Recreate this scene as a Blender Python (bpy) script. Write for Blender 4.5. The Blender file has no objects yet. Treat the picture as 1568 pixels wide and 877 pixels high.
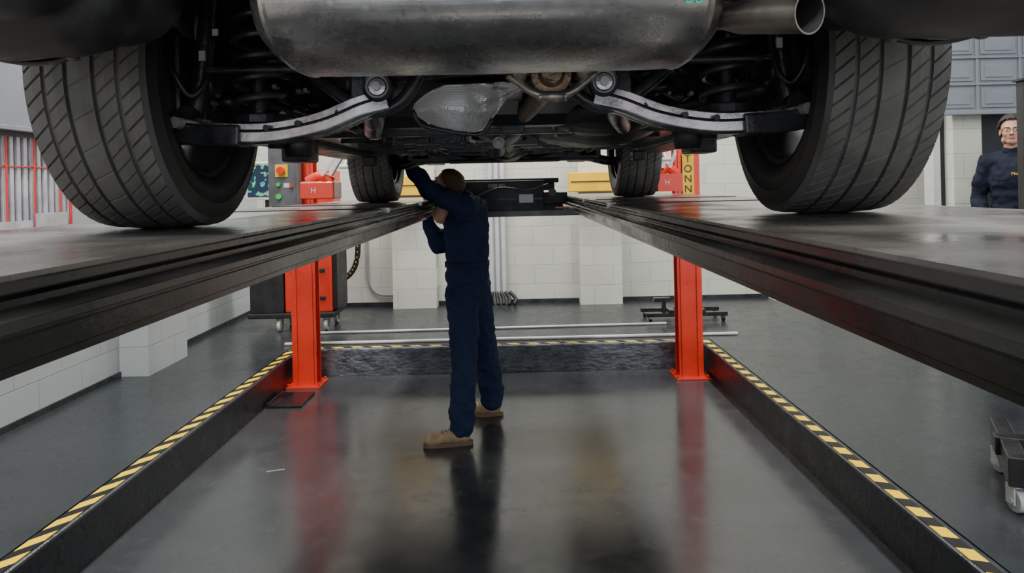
import bpy, bmesh, math, random
from mathutils import Vector, Matrix
random.seed(3)
D=bpy.data; C=bpy.context
pi=math.pi

# ------------------------------------------------------------------ helpers
def link(o,parent=None):
    C.scene.collection.objects.link(o)
    if parent: o.parent=parent
    return o
def group(name):
    e=D.objects.new(name,None); e.empty_display_size=.1
    return link(e)
def newmat(name):
    m=D.materials.new(name); m.use_nodes=True
    nt=m.node_tree; b=nt.nodes['Principled BSDF']
    return m,nt,b
def N(nt,t,**kw):
    n=nt.nodes.new(t)
    for k,v in kw.items(): setattr(n,k,v)
    return n
def L(nt,a,b): nt.links.new(a,b)
def mth(nt,op,a,b=None,c=None):
    n=nt.nodes.new('ShaderNodeMath'); n.operation=op
    for i,v in enumerate((a,b,c)):
        if v is None: continue
        if isinstance(v,(int,float)): n.inputs[i].default_value=v
        else: nt.links.new(v,n.inputs[i])
    return n.outputs[0]
def mixc(nt,f,a,b,mode='MIX'):
    n=nt.nodes.new('ShaderNodeMix'); n.data_type='RGBA'; n.blend_type=mode
    for i,v in ((0,f),(6,a),(7,b)):
        if isinstance(v,(int,float)): n.inputs[i].default_value=v
        elif isinstance(v,tuple): n.inputs[i].default_value=(*v,1) if len(v)==3 else v
        else: nt.links.new(v,n.inputs[i])
    return n.outputs[2]
def noise(nt,vec,scale,detail=4,rough=.55,dist=0):
    n=N(nt,'ShaderNodeTexNoise'); n.inputs['Scale'].default_value=scale
    n.inputs['Detail'].default_value=detail; n.inputs['Roughness'].default_value=rough
    n.inputs['Distortion'].default_value=dist
    L(nt,vec,n.inputs['Vector']); return n.outputs['Fac']
def ramp(nt,fac,lo,hi,a=0.,b=1.):
    n=N(nt,'ShaderNodeMapRange'); L(nt,fac,n.inputs[0])
    n.inputs[1].default_value=lo; n.inputs[2].default_value=hi
    n.inputs[3].default_value=a; n.inputs[4].default_value=b
    return n.outputs[0]
def bumpn(nt,b,h,strength=.3,dist=.01):
    n=N(nt,'ShaderNodeBump'); n.inputs['Strength'].default_value=strength
    n.inputs['Distance'].default_value=dist
    L(nt,h,n.inputs['Height']); L(nt,n.outputs[0],b.inputs['Normal'])
def mat(name,col,rough=.5,metal=0.,var=.25,scale=9,bump=0.,bscale=60,rvar=.1,coat=0.,stretch=None,dist=.01):
    m,nt,b=newmat(name)
    tc=N(nt,'ShaderNodeTexCoord').outputs['Object']
    if stretch:
        mp=N(nt,'ShaderNodeMapping'); mp.inputs['Scale'].default_value=stretch
        L(nt,tc,mp.inputs[0]); tc=mp.outputs[0]
    f=noise(nt,tc,scale)
    fr=ramp(nt,f,.3,.7)
    c1=tuple(c*(1-var) for c in col); c2=tuple(min(1,c*(1+var)) for c in col)
    L(nt,mixc(nt,fr,c1,c2),b.inputs['Base Color'])
    b.inputs['Metallic'].default_value=metal
    L(nt,ramp(nt,f,.3,.7,max(.02,rough-rvar),min(1,rough+rvar)),b.inputs['Roughness'])
    if coat: b.inputs['Coat Weight'].default_value=coat
    if bump: bumpn(nt,b,noise(nt,tc,bscale),bump,dist)
    return m
def emit(name,col,s):
    m,nt,b=newmat(name)
    b.inputs['Base Color'].default_value=(*col,1)
    b.inputs['Emission Color'].default_value=(*col,1); b.inputs['Emission Strength'].default_value=s
    return m

def obj(name,bm,m,parent=None,smooth=False,bevel=0.,seg=2,recalc=True):
    if recalc: bmesh.ops.recalc_face_normals(bm,faces=bm.faces)
    me=D.meshes.new(name); bm.to_mesh(me); bm.free()
    if smooth:
        for p in me.polygons: p.use_smooth=True
    o=D.objects.new(name,me); me.materials.append(m)
    link(o,parent)
    if bevel:
        md=o.modifiers.new('bev','BEVEL'); md.width=bevel; md.segments=seg; md.limit_method='ANGLE'
    return o
def autosm(o,ang=40):
    for p in o.data.polygons: p.use_smooth=True
    bm=bmesh.new(); bm.from_mesh(o.data)
    for e in bm.edges:
        if len(e.link_faces)==2 and e.calc_face_angle(0)>math.radians(ang): e.smooth=False
        else: e.smooth=True
    bm.to_mesh(o.data); bm.free()
    return o
def B(): return bmesh.new()
def bx(bm,x0,x1,y0,y1,z0,z1,M=None):
    vs=[bm.verts.new((x,y,z)) for x in (x0,x1) for y in (y0,y1) for z in (z0,z1)]
    for f in ((0,1,3,2),(4,6,7,5),(0,4,5,1),(2,3,7,6),(0,2,6,4),(1,5,7,3)):
        bm.faces.new([vs[i] for i in f])
    if M:
        for v in vs: v.co=M@v.co
def box(name,x0,x1,y0,y1,z0,z1,m,parent=None,bevel=0.):
    bm=B(); bx(bm,x0,x1,y0,y1,z0,z1); return obj(name,bm,m,parent,bevel=bevel)
def frame(d,up=Vector((0,0,1))):
    d=Vector(d).normalized()
    if abs(d.dot(up))>.98: up=Vector((0,1,0))
    s=d.cross(up).normalized(); u=s.cross(d).normalized()
    return s,u,d
def cy(bm,p0,p1,r0,r1=None,seg=24,cap=True):
    if r1 is None: r1=r0
    p0=Vector(p0);p1=Vector(p1); s,u,d=frame(p1-p0)
    a=[];b=[]
    for i in range(seg):
        t=2*pi*i/seg; o=s*math.cos(t)+u*math.sin(t)
        a.append(bm.verts.new(p0+o*r0)); b.append(bm.verts.new(p1+o*r1))
    for i in range(seg):
        j=(i+1)%seg; bm.faces.new((a[i],a[j],b[j],b[i]))
    if cap: bm.faces.new(a[::-1]); bm.faces.new(b)
def catmull(pts,n=6):
    P=[Vector(p) for p in pts]; P=[P[0]*2-P[1]]+P+[P[-1]*2-P[-2]]
    out=[]
    for i in range(1,len(P)-2):
        for k in range(n):
            t=k/n; a,b,c,d=P[i-1],P[i],P[i+1],P[i+2]
            out.append(.5*((2*b)+(c-a)*t+(2*a-5*b+4*c-d)*t*t+(3*b-a-3*c+d)*t**3))
    out.append(P[-2]); return out
def tube(bm,pts,r,seg=10,sub=6,prof=None,radii=None):
    """sweep circle (or profile list of (side,up)) along a smooth path"""
    Q=catmull(pts,sub) if sub>1 else [Vector(p) for p in pts]
    rings=[]; 
    for i,p in enumerate(Q):
        d=(Q[min(i+1,len(Q)-1)]-Q[max(i-1,0)])
        s,u,d=frame(d)
        if i and s.dot(ps)<0 : s=-s;u=-u
        ps=s
        k=1 if radii is None else radii[0]+(radii[1]-radii[0])*i/(len(Q)-1)
        if prof: rings.append([bm.verts.new(p+s*a*k+u*b*k) for a,b in prof])
        else: rings.append([bm.verts.new(p+(s*math.cos(2*pi*j/seg)+u*math.sin(2*pi*j/seg))*r*k) for j in range(seg)])
    n=len(rings[0])
    for a,b in zip(rings,rings[1:]):
        for j in range(n):
            k=(j+1)%n; bm.faces.new((a[j],a[k],b[k],b[j]))
    bm.faces.new(rings[0][::-1]); bm.faces.new(rings[-1])
def lathe(bm,prof,M,seg=48,closed=False):
    """prof [(r,h)] around local Z, transformed by M"""
    rings=[]
    for r,h in prof:
        rings.append([bm.verts.new(M@Vector((r*math.cos(2*pi*i/seg),r*math.sin(2*pi*i/seg),h))) for i in range(seg)])
    pr=list(zip(rings,rings[1:]))
    if closed: pr.append((rings[-1],rings[0]))
    for a,b in pr:
        for j in range(seg):
            k=(j+1)%seg; bm.faces.new((a[j],a[k],b[k],b[j]))
def ell(bm,c,r,M=None,sub=3):
    mm=Matrix.Translation(Vector(c))@Matrix.Diagonal((*r,1))
    if M: mm=M@mm
    bmesh.ops.create_icosphere(bm,subdivisions=sub,radius=1,matrix=mm)
def rc(bm,p0,r0,p1,r1,M=None):
    p0=Vector(p0);p1=Vector(p1)
    if M: p0=M@p0; p1=M@p1
    cy(bm,p0,p1,r0,r1,20)
    ell(bm,p0,(r0,)*3,sub=2); ell(bm,p1,(r1,)*3,sub=2)
def blob(name,bm,m,parent,vox=.01,it=6,disp=0,ds=.1):
    o=obj(name,bm,m,parent,recalc=False)
    r=o.modifiers.new('r','REMESH'); r.mode='VOXEL'; r.voxel_size=vox; r.use_smooth_shade=True
    s=o.modifiers.new('s','SMOOTH'); s.iterations=it; s.factor=.5
    if disp:
        t=D.textures.new(name+'_t','CLOUDS'); t.noise_scale=ds; t.noise_depth=2
        d=o.modifiers.new('d','DISPLACE'); d.texture=t; d.strength=disp; d.mid_level=.5; d.texture_coords='LOCAL'
    return o
def text(name,s,loc,size,m,parent,rot=(pi/2,0,0),ext=.001):
    c=D.curves.new(name,'FONT'); c.body=s; c.size=size; c.extrude=ext; c.align_x='CENTER'; c.align_y='CENTER'
    o=D.objects.new(name,c); c.materials.append(m); o.location=loc; o.rotation_euler=rot
    return link(o,parent)

# ------------------------------------------------------------------ materials
def blockmat(name,axis,c1,c2,cm,dirt=(.35,.36,.33)):
    m,nt,b=newmat(name)
    tc=N(nt,'ShaderNodeTexCoord').outputs['Object']
    sp=N(nt,'ShaderNodeSeparateXYZ'); L(nt,tc,sp.inputs[0])
    cb=N(nt,'ShaderNodeCombineXYZ'); L(nt,sp.outputs[axis],cb.inputs[0]); L(nt,sp.outputs[2],cb.inputs[1])
    br=N(nt,'ShaderNodeTexBrick'); L(nt,cb.outputs[0],br.inputs['Vector'])
    br.inputs['Scale'].default_value=1; br.inputs['Brick Width'].default_value=.45
    br.inputs['Row Height'].default_value=.225; br.inputs['Mortar Size'].default_value=.004
    br.inputs['Mortar Smooth'].default_value=.6; br.inputs['Bias'].default_value=-.2
    br.inputs['Color1'].default_value=(*c1,1); br.inputs['Color2'].default_value=(*c2,1); br.inputs['Mortar'].default_value=(*cm,1)
    n=noise(nt,tc,3,5)
    L(nt,mixc(nt,ramp(nt,n,.35,.75,0,.22),br.outputs[0],dirt),b.inputs['Base Color'])
    b.inputs['Roughness'].default_value=.45
    h=mth(nt,'ADD',mth(nt,'MULTIPLY',br.outputs[1],-1.),mth(nt,'MULTIPLY',noise(nt,tc,90,3),.15))
    bumpn(nt,b,h,.4,.005)
    return m
WB=blockmat('block_paint_x',0,(.55,.565,.50),(.50,.515,.46),(.37,.38,.35))
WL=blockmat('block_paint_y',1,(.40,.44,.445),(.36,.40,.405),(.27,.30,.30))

def floormat(name,base,lo,hi,spec=.5):
    m,nt,b=newmat(name)
    tc=N(nt,'ShaderNodeTexCoord').outputs['Object']
    n1=noise(nt,tc,1.6,6,.6,.4); n2=noise(nt,tc,7,9,.72,.3); n3=noise(nt,tc,120,3)
    c=mixc(nt,ramp(nt,n1,.3,.7),tuple(x*.78 for x in base),tuple(x*1.3 for x in base))
    c=mixc(nt,ramp(nt,n2,.58,.80,0,.45),c,tuple(x*2.3 for x in base))
    vo=N(nt,'ShaderNodeTexVoronoi'); vo.inputs['Scale'].default_value=7; L(nt,tc,vo.inputs['Vector'])
    c=mixc(nt,ramp(nt,vo.outputs['Distance'],.012,.04,.5,0),c,(.20,.20,.19))
    L(nt,c,b.inputs['Base Color'])
    r=mth(nt,'ADD',ramp(nt,n1,.3,.7,lo,hi),ramp(nt,n2,.45,.75,0,.12))
    L(nt,r,b.inputs['Roughness'])
    bumpn(nt,b,mth(nt,'ADD',n3,mth(nt,'MULTIPLY',n2,1.5)),.05,.003)
    b.inputs['Specular IOR Level'].default_value=spec
    return m
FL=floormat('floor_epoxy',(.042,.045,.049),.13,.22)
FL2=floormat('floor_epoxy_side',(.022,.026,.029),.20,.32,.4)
KERB=mat('kerb_black_paint',(.020,.023,.028),.3,0,.4,7,.35,35,.12)
KB=mat('kerb_worn_blue_grey_paint',(.085,.095,.11),.27,0,.65,9,.9,24,.12,dist=.02,stretch=(.8,1,1.6))
def hazard(name,axis,sgn,period,worn=.35):
    m,nt,b=newmat(name)
    tc=N(nt,'ShaderNodeTexCoord').outputs['Object']
    sp=N(nt,'ShaderNodeSeparateXYZ'); L(nt,tc,sp.inputs[0])
    s=mth(nt,'ADD',sp.outputs[axis],mth(nt,'MULTIPLY',sp.outputs[1-axis],sgn))
    f=mth(nt,'FRACT',mth(nt,'DIVIDE',mth(nt,'ADD',s,50.),period))
    g=mth(nt,'GREATER_THAN',f,.48)
    n=noise(nt,tc,25,4)
    y=mixc(nt,ramp(nt,n,.9-worn,1.2-worn,0,.3+worn*.5),(.86,.56,.0),(.16,.13,.04))
    L(nt,mixc(nt,g,(.010,.010,.010),y),b.inputs['Base Color']); b.inputs['Roughness'].default_value=.5
    b.inputs['Specular IOR Level'].default_value=.2
    return m
HZL=hazard('hazard_left',1,-1.3,.17); HZR=hazard('hazard_right',1,.35,.17); HZB=hazard('hazard_back',0,1.,.17,.5)

RED=mat('lift_red_paint',(.72,.036,.012),.30,0,.1,5,.05,40,.06,coat=.3)
REDD=mat('thin_red_line',(.60,.04,.03),.5,0,.1,5)
BLK=mat('black_gloss_steel',(.012,.012,.013),.25,0,.4,6,.05,60,.1)
RAMPS=mat('runway_side_black',(.016,.016,.0155),.24,0,.5,4,.08,30,.08)
BLKM=mat('black_matt',(.014,.014,.015),.5,0,.4,8,.1,60,.12)
SUSP=mat('suspension_black',(.038,.038,.041),.32,.2,.5,12,.15,60,.12)
SPR=mat('spring_satin_steel',(.085,.085,.09),.35,.5,.3,12,.1,60,.08)
RUB=mat('tyre_rubber',(.110,.107,.100),.7,0,.28,10,.15,120,.12)
RUBS=mat('tyre_sidewall_rubber',(.026,.026,.026),.5,0,.3,8,.1,90,.1)
DECK=mat('ramp_deck_worn_steel',(.110,.103,.095),.28,.3,.5,3.5,.12,25,.14)
def mufflermat():
    m,nt,b=newmat('muffler_steel')
    tc=N(nt,'ShaderNodeTexCoord').outputs['Object']
    n1=noise(nt,tc,9,6,.65,.5); n2=noise(nt,tc,45,5,.7); 
    mp=N(nt,'ShaderNodeMapping'); mp.inputs['Scale'].default_value=(3,60,60); L(nt,tc,mp.inputs[0]); n3=noise(nt,mp.outputs[0],4,3)
    c=mixc(nt,ramp(nt,n1,.35,.7),(.42,.415,.40),(.60,.59,.57))
    c=mixc(nt,ramp(nt,n2,.56,.70,0,.55),c,(.30,.29,.27))
    vo=N(nt,'ShaderNodeTexVoronoi'); vo.inputs['Scale'].default_value=30; L(nt,tc,vo.inputs['Vector'])
    c=mixc(nt,ramp(nt,vo.outputs['Distance'],.08,.2,.5,0),c,(.80,.79,.76))
    L(nt,c,b.inputs['Base Color']); b.inputs['Metallic'].default_value=.95
    L(nt,mth(nt,'ADD',ramp(nt,n1,.3,.7,.22,.33),ramp(nt,n2,.5,.75,0,.12)),b.inputs['Roughness'])
    bumpn(nt,b,mth(nt,'ADD',mth(nt,'MULTIPLY',n3,.6),n2),.10,.004)
    return m
STEEL=mufflermat()
RUST=mat('rusty_steel',(.34,.25,.17),.42,.85,.4,14,.4,50,.15)
ARM=mat('arm_silvery_sheen',(.38,.38,.38),.25,.9,.45,14,.1,40,.09)  # arms are gloss black; their silvery reflections are put into this grey
ALU=mat('aluminium_profile',(.72,.72,.72),.35,.6,.06,8,0,60,.05)
WHT=mat('white_enamel',(.70,.70,.68),.35,0,.06,6,0,60,.05)
GRY=mat('grey_casting',(.22,.22,.22),.42,.4,.25,14,.2,60,.1)
GRYD=mat('dull_bolt_grey',(.10,.10,.10),.5,.4,.3,14,.2,60,.1)
GRYP=mat('grey_plastic',(.26,.27,.28),.45,0,.1,6,0,60,.05)
PANEL=mat('sectional_door_grey',(.19,.21,.24),.4,0,.08,3,0,60,.05)
YEL=mat('yellow_paint',(.80,.48,.01),.45,0,.1,6,0,60,.05)
UND=mat('underbody_black',(.022,.022,.024),.42,0,.5,9,.4,25,.15)
CARP=mat('car_paint_black',(.020,.021,.024),.3,0,.1,3,0,60,.05,coat=.3)
GLS=mat('dark_glass',(.01,.012,.014),.05,0,.1,3,0,60,.02)
def cloth(name,col,st=.38):
    m,nt,b=newmat(name)
    tc=N(nt,'ShaderNodeTexCoord').outputs['Object']
    f=noise(nt,tc,9,4)
    L(nt,mixc(nt,ramp(nt,f,.3,.7),tuple(c*.85 for c in col),tuple(c*1.18 for c in col)),b.inputs['Base Color'])
    mp=N(nt,'ShaderNodeMapping'); mp.inputs['Rotation'].default_value=(.5,.7,.2); mp.inputs['Scale'].default_value=(1,1,2.0); L(nt,tc,mp.inputs[0])
    folds=noise(nt,mp.outputs[0],5.5,1,.4,.9)
    bumpn(nt,b,mth(nt,'ADD',mth(nt,'MULTIPLY',folds,2.),mth(nt,'MULTIPLY',noise(nt,tc,160,2),.02)),st,.04)
    b.inputs['Roughness'].default_value=.85; b.inputs['Specular IOR Level'].default_value=.25
    return m
NAVY=cloth('navy_coverall_cloth',(.018,.029,.072))
NAVYD=cloth('dark_navy_shirt_cloth',(.006,.0085,.020),.25)
SKIN=mat('skin',(.50,.27,.18),.5,0,.1,20,.1,150,.05)
HAIR=mat('hair_brown',(.13,.065,.035),.6,0,.3,60,.6,200,.1)
HAIRG=mat('hair_dark',(.022,.016,.013),.6,0,.3,60,.6,200,.1)
TAN=mat('tan_suede',(.44,.29,.17),.75,0,.2,25,.3,80,.08)
SOLE=mat('boot_sole',(.20,.13,.08),.7,0,.2,25,.2,80,.08)
EYEW=mat('eye_white',(.75,.72,.70),.2,0,.02,5)
EYED=mat('eye_iris',(.05,.035,.02),.2,0,.02,5)
LIP=mat('lips',(.42,.17,.14),.45,0,.05,15)
def perforated():
    m,nt,b=newmat('heat_shield_foil')
    tc=N(nt,'ShaderNodeTexCoord').outputs['Object']
    vo=N(nt,'ShaderNodeTexVoronoi'); vo.inputs['Scale'].default_value=190; vo.inputs['Randomness'].default_value=0.0
    L(nt,tc,vo.inputs['Vector'])
    d=ramp(nt,vo.outputs['Distance'],.2,.5)
    L(nt,mixc(nt,d,(.45,.45,.44),(.90,.89,.87)),b.inputs['Base Color'])
    b.inputs['Metallic'].default_value=.65; b.inputs['Roughness'].default_value=.38
    bumpn(nt,b,mth(nt,'ADD',mth(nt,'MULTIPLY',d,.3),mth(nt,'MULTIPLY',noise(nt,tc,22,3),4.)),.6,.004)
    return m
FOIL=perforated()
def screenmat():
    m,nt,b=newmat('monitor_screen')
    tc=N(nt,'ShaderNodeTexCoord').outputs['Object']
    vo=N(nt,'ShaderNodeTexVoronoi'); vo.distance='CHEBYCHEV'; vo.inputs['Scale'].default_value=22; vo.inputs['Randomness'].default_value=.5
    L(nt,tc,vo.inputs['Vector'])
    hs=N(nt,'ShaderNodeHueSaturation'); hs.inputs['Saturation'].default_value=1.2; hs.inputs['Value'].default_value=.8
    L(nt,vo.outputs['Color'],hs.inputs['Color'])
    n=noise(nt,tc,18,1)
    gcol=mixc(nt,.55,hs.outputs[0],(.02,.75,.25))
    c=mixc(nt,ramp(nt,n,.53,.55),(.01,.03,.07),gcol)
    L(nt,c,b.inputs['Emission Color']); b.inputs['Emission Strength'].default_value=1.1
    b.inputs['Base Color'].default_value=(.01,.01,.01,1); b.inputs['Roughness'].default_value=.1
    return m
SCR=screenmat()

# ------------------------------------------------------------------ room
KL,KR,KBY=-1.88,1.585,6.2     # recess limits
ZS=.23
XL,XR,YB=-3.0,4.9,8.4
Y0=-3.2; CE=4.9
box('floor',KL,KR,Y0,KBY,-.12,0,FL)
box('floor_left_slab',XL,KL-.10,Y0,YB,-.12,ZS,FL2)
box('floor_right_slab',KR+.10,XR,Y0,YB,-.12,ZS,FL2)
box('floor_rear_slab',KL-.10,KR+.10,KBY+.10,YB,-.12,ZS,FL2)
box('trim_1',KL-.10,KL,Y0,KBY+.10,-.12,ZS,KERB,bevel=.012)
box('trim_2',KR,KR+.10,Y0,KBY+.10,-.12,ZS,KERB,bevel=.012)
box('trim_3',KL,KR,KBY,KBY+.10,-.12,ZS,KB,bevel=.012)
box('hazard_tape',KL-.085,KL-.02,Y0,KBY,ZS,ZS+.002,HZL)
box('hazard_tape',KR+.015,KR+.07,Y0,KBY+.03,ZS,ZS+.002,HZR)
box('hazard_tape',KL,KR,KBY+.035,KBY+.075,ZS,ZS+.002,HZB)

# back wall with pilasters
bm=B(); bx(bm,XL,XR,YB,YB+.2,-.12,CE)
obj('wall_back',bm,WB)
for i,(a,b) in enumerate(((-1.40,-.90),(.74,1.22),(2.95,3.45))):
    box('wall_back_pilaster_%d'%(i+1),a,b,YB-.2,YB,ZS,CE,WB)
box('wall_left',XL-.2,XL,Y0,YB+.2,-.12,CE,WL)
box('wall_left_pilaster_1',XL,XL+.22,5.42,6.06,ZS,CE,WL)
box('wall_left_pilaster_2',XL,XL+.22,1.2,1.8,ZS,CE,WL)
box('wall_right',XR,XR+.2,Y0,YB+.2,-.12,CE,WL)
CEIL=mat('ceiling_white',(.6,.61,.62),.7)
box('ceiling',XL-.2,XR+.2,Y0,YB+.2,CE,CE+.12,CEIL)
box('baseboard_back',XL+.01,XR-.01,YB-.012,YB,ZS,ZS+.05,KERB)
box('baseboard_left',XL,XL+.012,Y0,YB-.013,ZS,ZS+.04,KERB)

# right return wall with pier; dark panel carries the opening's shade in its colour
box('wall_pier',3.95,4.22,6.45,6.85,ZS,CE,WB,bevel=.01)
box('dark_opening',4.22,XR,6.62,6.68,ZS,2.4,mat('opening_shade',(.02,.022,.028),.4))
g=group('door_frame'); 
box('jamb',3.83,3.90,6.55,6.7,ZS,2.5,ALU,g,.004); box('seal',3.90,3.95,6.57,6.66,ZS,2.5,BLKM,g)
g=group('equipment_post')
box('post',3.545,3.62,4.98,5.05,ZS+.012,2.25,BLKM,g,.006); box('foot',3.48,3.69,4.91,5.12,ZS,ZS+.012,BLKM,g,.003); box('cap',3.53,3.635,4.965,5.065,2.25,2.27,BLKM,g,.004)
# raised sectional door on the right
def sectional(name,origin,U,V,w,h,cols,rows):
    g=group(name); bm=B()
    O=Vector(origin);U=Vector(U);V=Vector(V);Nn=U.cross(V)
    M=Matrix(((U.x,V.x,Nn.x,O.x),(U.y,V.y,Nn.y,O.y),(U.z,V.z,Nn.z,O.z),(0,0,0,1)))
    bx(bm,0,w,0,h,-.04,0,M)
    cw=w/cols; ch=h/rows
    for r in range(rows):
        for c in range(cols):
            bx(bm,c*cw+.035,(c+1)*cw-.035,r*ch+.03,r*ch+ch-.03,0,.012,M)
            bx(bm,c*cw+.07,(c+1)*cw-.07,r*ch+.06,r*ch+ch-.06,.012,.02,M)
        bx(bm,0,w,r*ch-.008,r*ch+.008,0,.022,M)
    for c in range(cols+1): bx(bm,max(0,c*cw-.012),min(w,c*cw+.012),0,h,0,.016,M)
    bx(bm,0,w,-.03,0,-.05,.03,M)
    obj('panels',bm,PANEL,g,bevel=.004)
    return g
sectional('sectional_door',(3.74,6.36,2.17),(1,0,0),(0,0,1),1.14,2.6,3,11)
sectional('sectional_door',(XL+.06,5.0,2.02),(0,-1,0),(0,0,1),3.0,2.6,8,10)
# left wall-mounted storage rack
g=group('wall_storage_rack')
bm=B(); bx(bm,XL+.001,XL+.03,2.6,4.78,1.22,1.97)
obj('backing',bm,mat('rack_backing',(.25,.24,.27),.5),g)
bm=B()
for i in range(36):
    y=2.63+i*.061; bx(bm,XL+.03,XL+.05,y,y+.032,1.24,1.96)
obj('grey_slats',bm,mat('rack_slats',(.42,.42,.46),.45),g,bevel=.003)
bm=B()
for i in range(9):
    y=2.70+i*.245; cy(bm,(XL+.06,y,1.24),(XL+.06,y,1.96),.006,seg=8)
bx(bm,XL+.05,XL+.055,2.6,4.78,1.78,1.788)
cy(bm,(XL+.065,4.76,1.22),(XL+.065,4.76,1.97),.009,seg=8)
obj('red_lines',bm,REDD,g)
bm=B(); bx(bm,XL+.07,XL+.08,4.40,4.70,1.38,1.50); bx(bm,XL+.07,XL+.08,4.05,4.36,1.36,1.46)
obj('labels',bm,mat('label_card',(.42,.42,.44),.5),g)
bm=B(); bx(bm,XL+.05,XL+.12,2.6,4.78,1.30,1.325); bx(bm,XL+.05,XL+.06,4.0,4.74,1.325,1.38); 
obj('shelf',bm,GRYP,g)

# ceiling luminaires
LEM=emit('tube_light',(1,.98,.94),9)
def luminaire(x,y,lx,ly,w):
    g=group('ceiling_light')
    box('housing',x-lx/2-.03,x+lx/2+.03,y-ly/2-.03,y+ly/2+.03,CE-.07,CE,WHT,g)
    box('diffuser',x-lx/2,x+lx/2,y-ly/2,y+ly/2,CE-.085,CE-.07,LEM,g)
    l=D.lights.new('lamp','AREA'); l.shape='RECTANGLE'; l.size=lx; l.size_y=ly; l.energy=w; l.color=(1,.97,.93)
    o=D.objects.new('lamp',l); o.location=(x,y,CE-.10); link(o,g)
for y in (1.0,3.6,6.4):
    luminaire(-2.1,y,.35,1.7,112)
    luminaire(2.6,y,.35,1.7,112)
luminaire(-.1,7.0,1.8,.35,165)
luminaire(0.9,-1.6,1.8,.5,200); luminaire(-1.2,-1.6,1.8,.5,200)  # unseen pair behind the camera, added to brighten the muffler

# wall fittings
g=group('wall_profile_column')
bm=B()
bx(bm,-.30,-.10,YB-.09,YB-.02,ZS,3.2); bx(bm,-.29,-.25,YB-.12,YB-.09,ZS+.1,3.2); bx(bm,-.22,-.18,YB-.12,YB-.09,ZS+.1,3.2); bx(bm,-.15,-.11,YB-.12,YB-.09,ZS+.1,3.2)
obj('profile',bm,ALU,g,bevel=.003)
box('slot',-.172,-.158,YB-.095,YB-.088,ZS+.1,3.2,GRYP,g); box('slot_b',-.24,-.228,YB-.095,YB-.088,ZS+.1,3.2,GRYP,g)
bm=B()
for i in range(5): tube(bm,[(-.27+i*.05,YB-.14,ZS+.16),(-.28+i*.07,YB-.17,ZS+.08),(-.26+i*.06,YB-.2,ZS+.02)],.022,10,4)
obj('cable_glands',bm,BLKM,g,True)
g=group('wall_conduit')
bm=B(); tube(bm,[(-1.72,YB-.03,1.4),(-1.72,YB-.03,.75),(-1.70,YB-.03,.5),(-1.6,YB-.03,.38),(-1.41,YB-.03,.36)],.014,8,6)
obj('pipe',bm,GRYP,g,True)
g=group('hanging_hose')
bm=B(); pts=[(-1.70,7.72,1.35),(-1.68,7.72,1.05),(-1.72,7.72,.78),(-1.86,7.71,.64),(-2.06,7.70,.66)]
tube(bm,pts,.030,12,8); obj('hose',bm,BLKM,g,True)
bm=B()
for i,p in enumerate(catmull(pts,5)): ell(bm,p+Vector((0,-.028,0)),(.009,.005,.009),sub=1)
obj('hose_markers',bm,YEL,g,True)
for nm,x0,x1 in (('a',.62,1.14),('b',-1.38,-.95)):
    g=group('yellow_wall_cabinet')
    box('case',x0,x1,8.0,8.2,1.52,1.74,YEL,g,.01)
    box('lid_line',x0+.02,x1-.02,7.992,8.0,1.63,1.64,BLKM,g)

# ------------------------------------------------------------------ four post lift
g=group('four_post_car_lift')
ZD=1.520; RY0,RY1=-1.5,6.35
def rampbeam(a,b,s,nm):
    pr=[(a,ZD-.006),(a,ZD-.020),(a+s*.012,ZD-.026),(a+s*.012,ZD-.038),(a-s*.022,ZD-.042),(a-s*.022,ZD-.056),(a+s*.006,ZD-.060),(a+s*.006,ZD-.068),
        (a+s*.030,ZD-.074),(a+s*.030,ZD-.105),(b,ZD-.105),(b,ZD-.006)]
    bm=B()
    A=[bm.verts.new((x,RY0,z)) for x,z in pr]; Bv=[bm.verts.new((x,RY1,z)) for x,z in pr]
    n=len(pr)
    for i in range(n):
        j=(i+1)%n; bm.faces.new((A[i],A[j],Bv[j],Bv[i]))
    bm.faces.new(A[::-1]); bm.faces.new(Bv)
    obj('runway_beam_'+nm,bm,RAMPS,g,bevel=.002)
    x0,x1=sorted((a+s*.004,b-s*.004))
    box('runway_deck_'+nm,x0,x1,RY0+.01,RY1-.01,ZD-.006,ZD,DECK,g)
    bm=B()
    xi0,xi1=sorted((a-s*.006,a+s*.03))
    for y in (2.95,4.0,5.9): bx(bm,xi0,xi1,y,y+.035,ZD-.016,ZD+.003)
    obj('deck_clips_'+nm,bm,ALU,g)
    bm=B()
    for y in (2.9,3.7): 
        bx(bm,x0+.03,x1-.03,y,y+.012,ZD,ZD+.004)
    xs0,xs1=sorted((a+s*.045,b-s*.03)); bx(bm,xs0,xs1,RY0+.05,RY1-.05,ZD-.12,ZD-.105)
    obj('seams_'+nm,bm,RAMPS,g)
rampbeam(-.52,-1.28,-1,'left'); rampbeam(.39,1.18,1,'right')
PXL,PXR=-1.74,1.425
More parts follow.
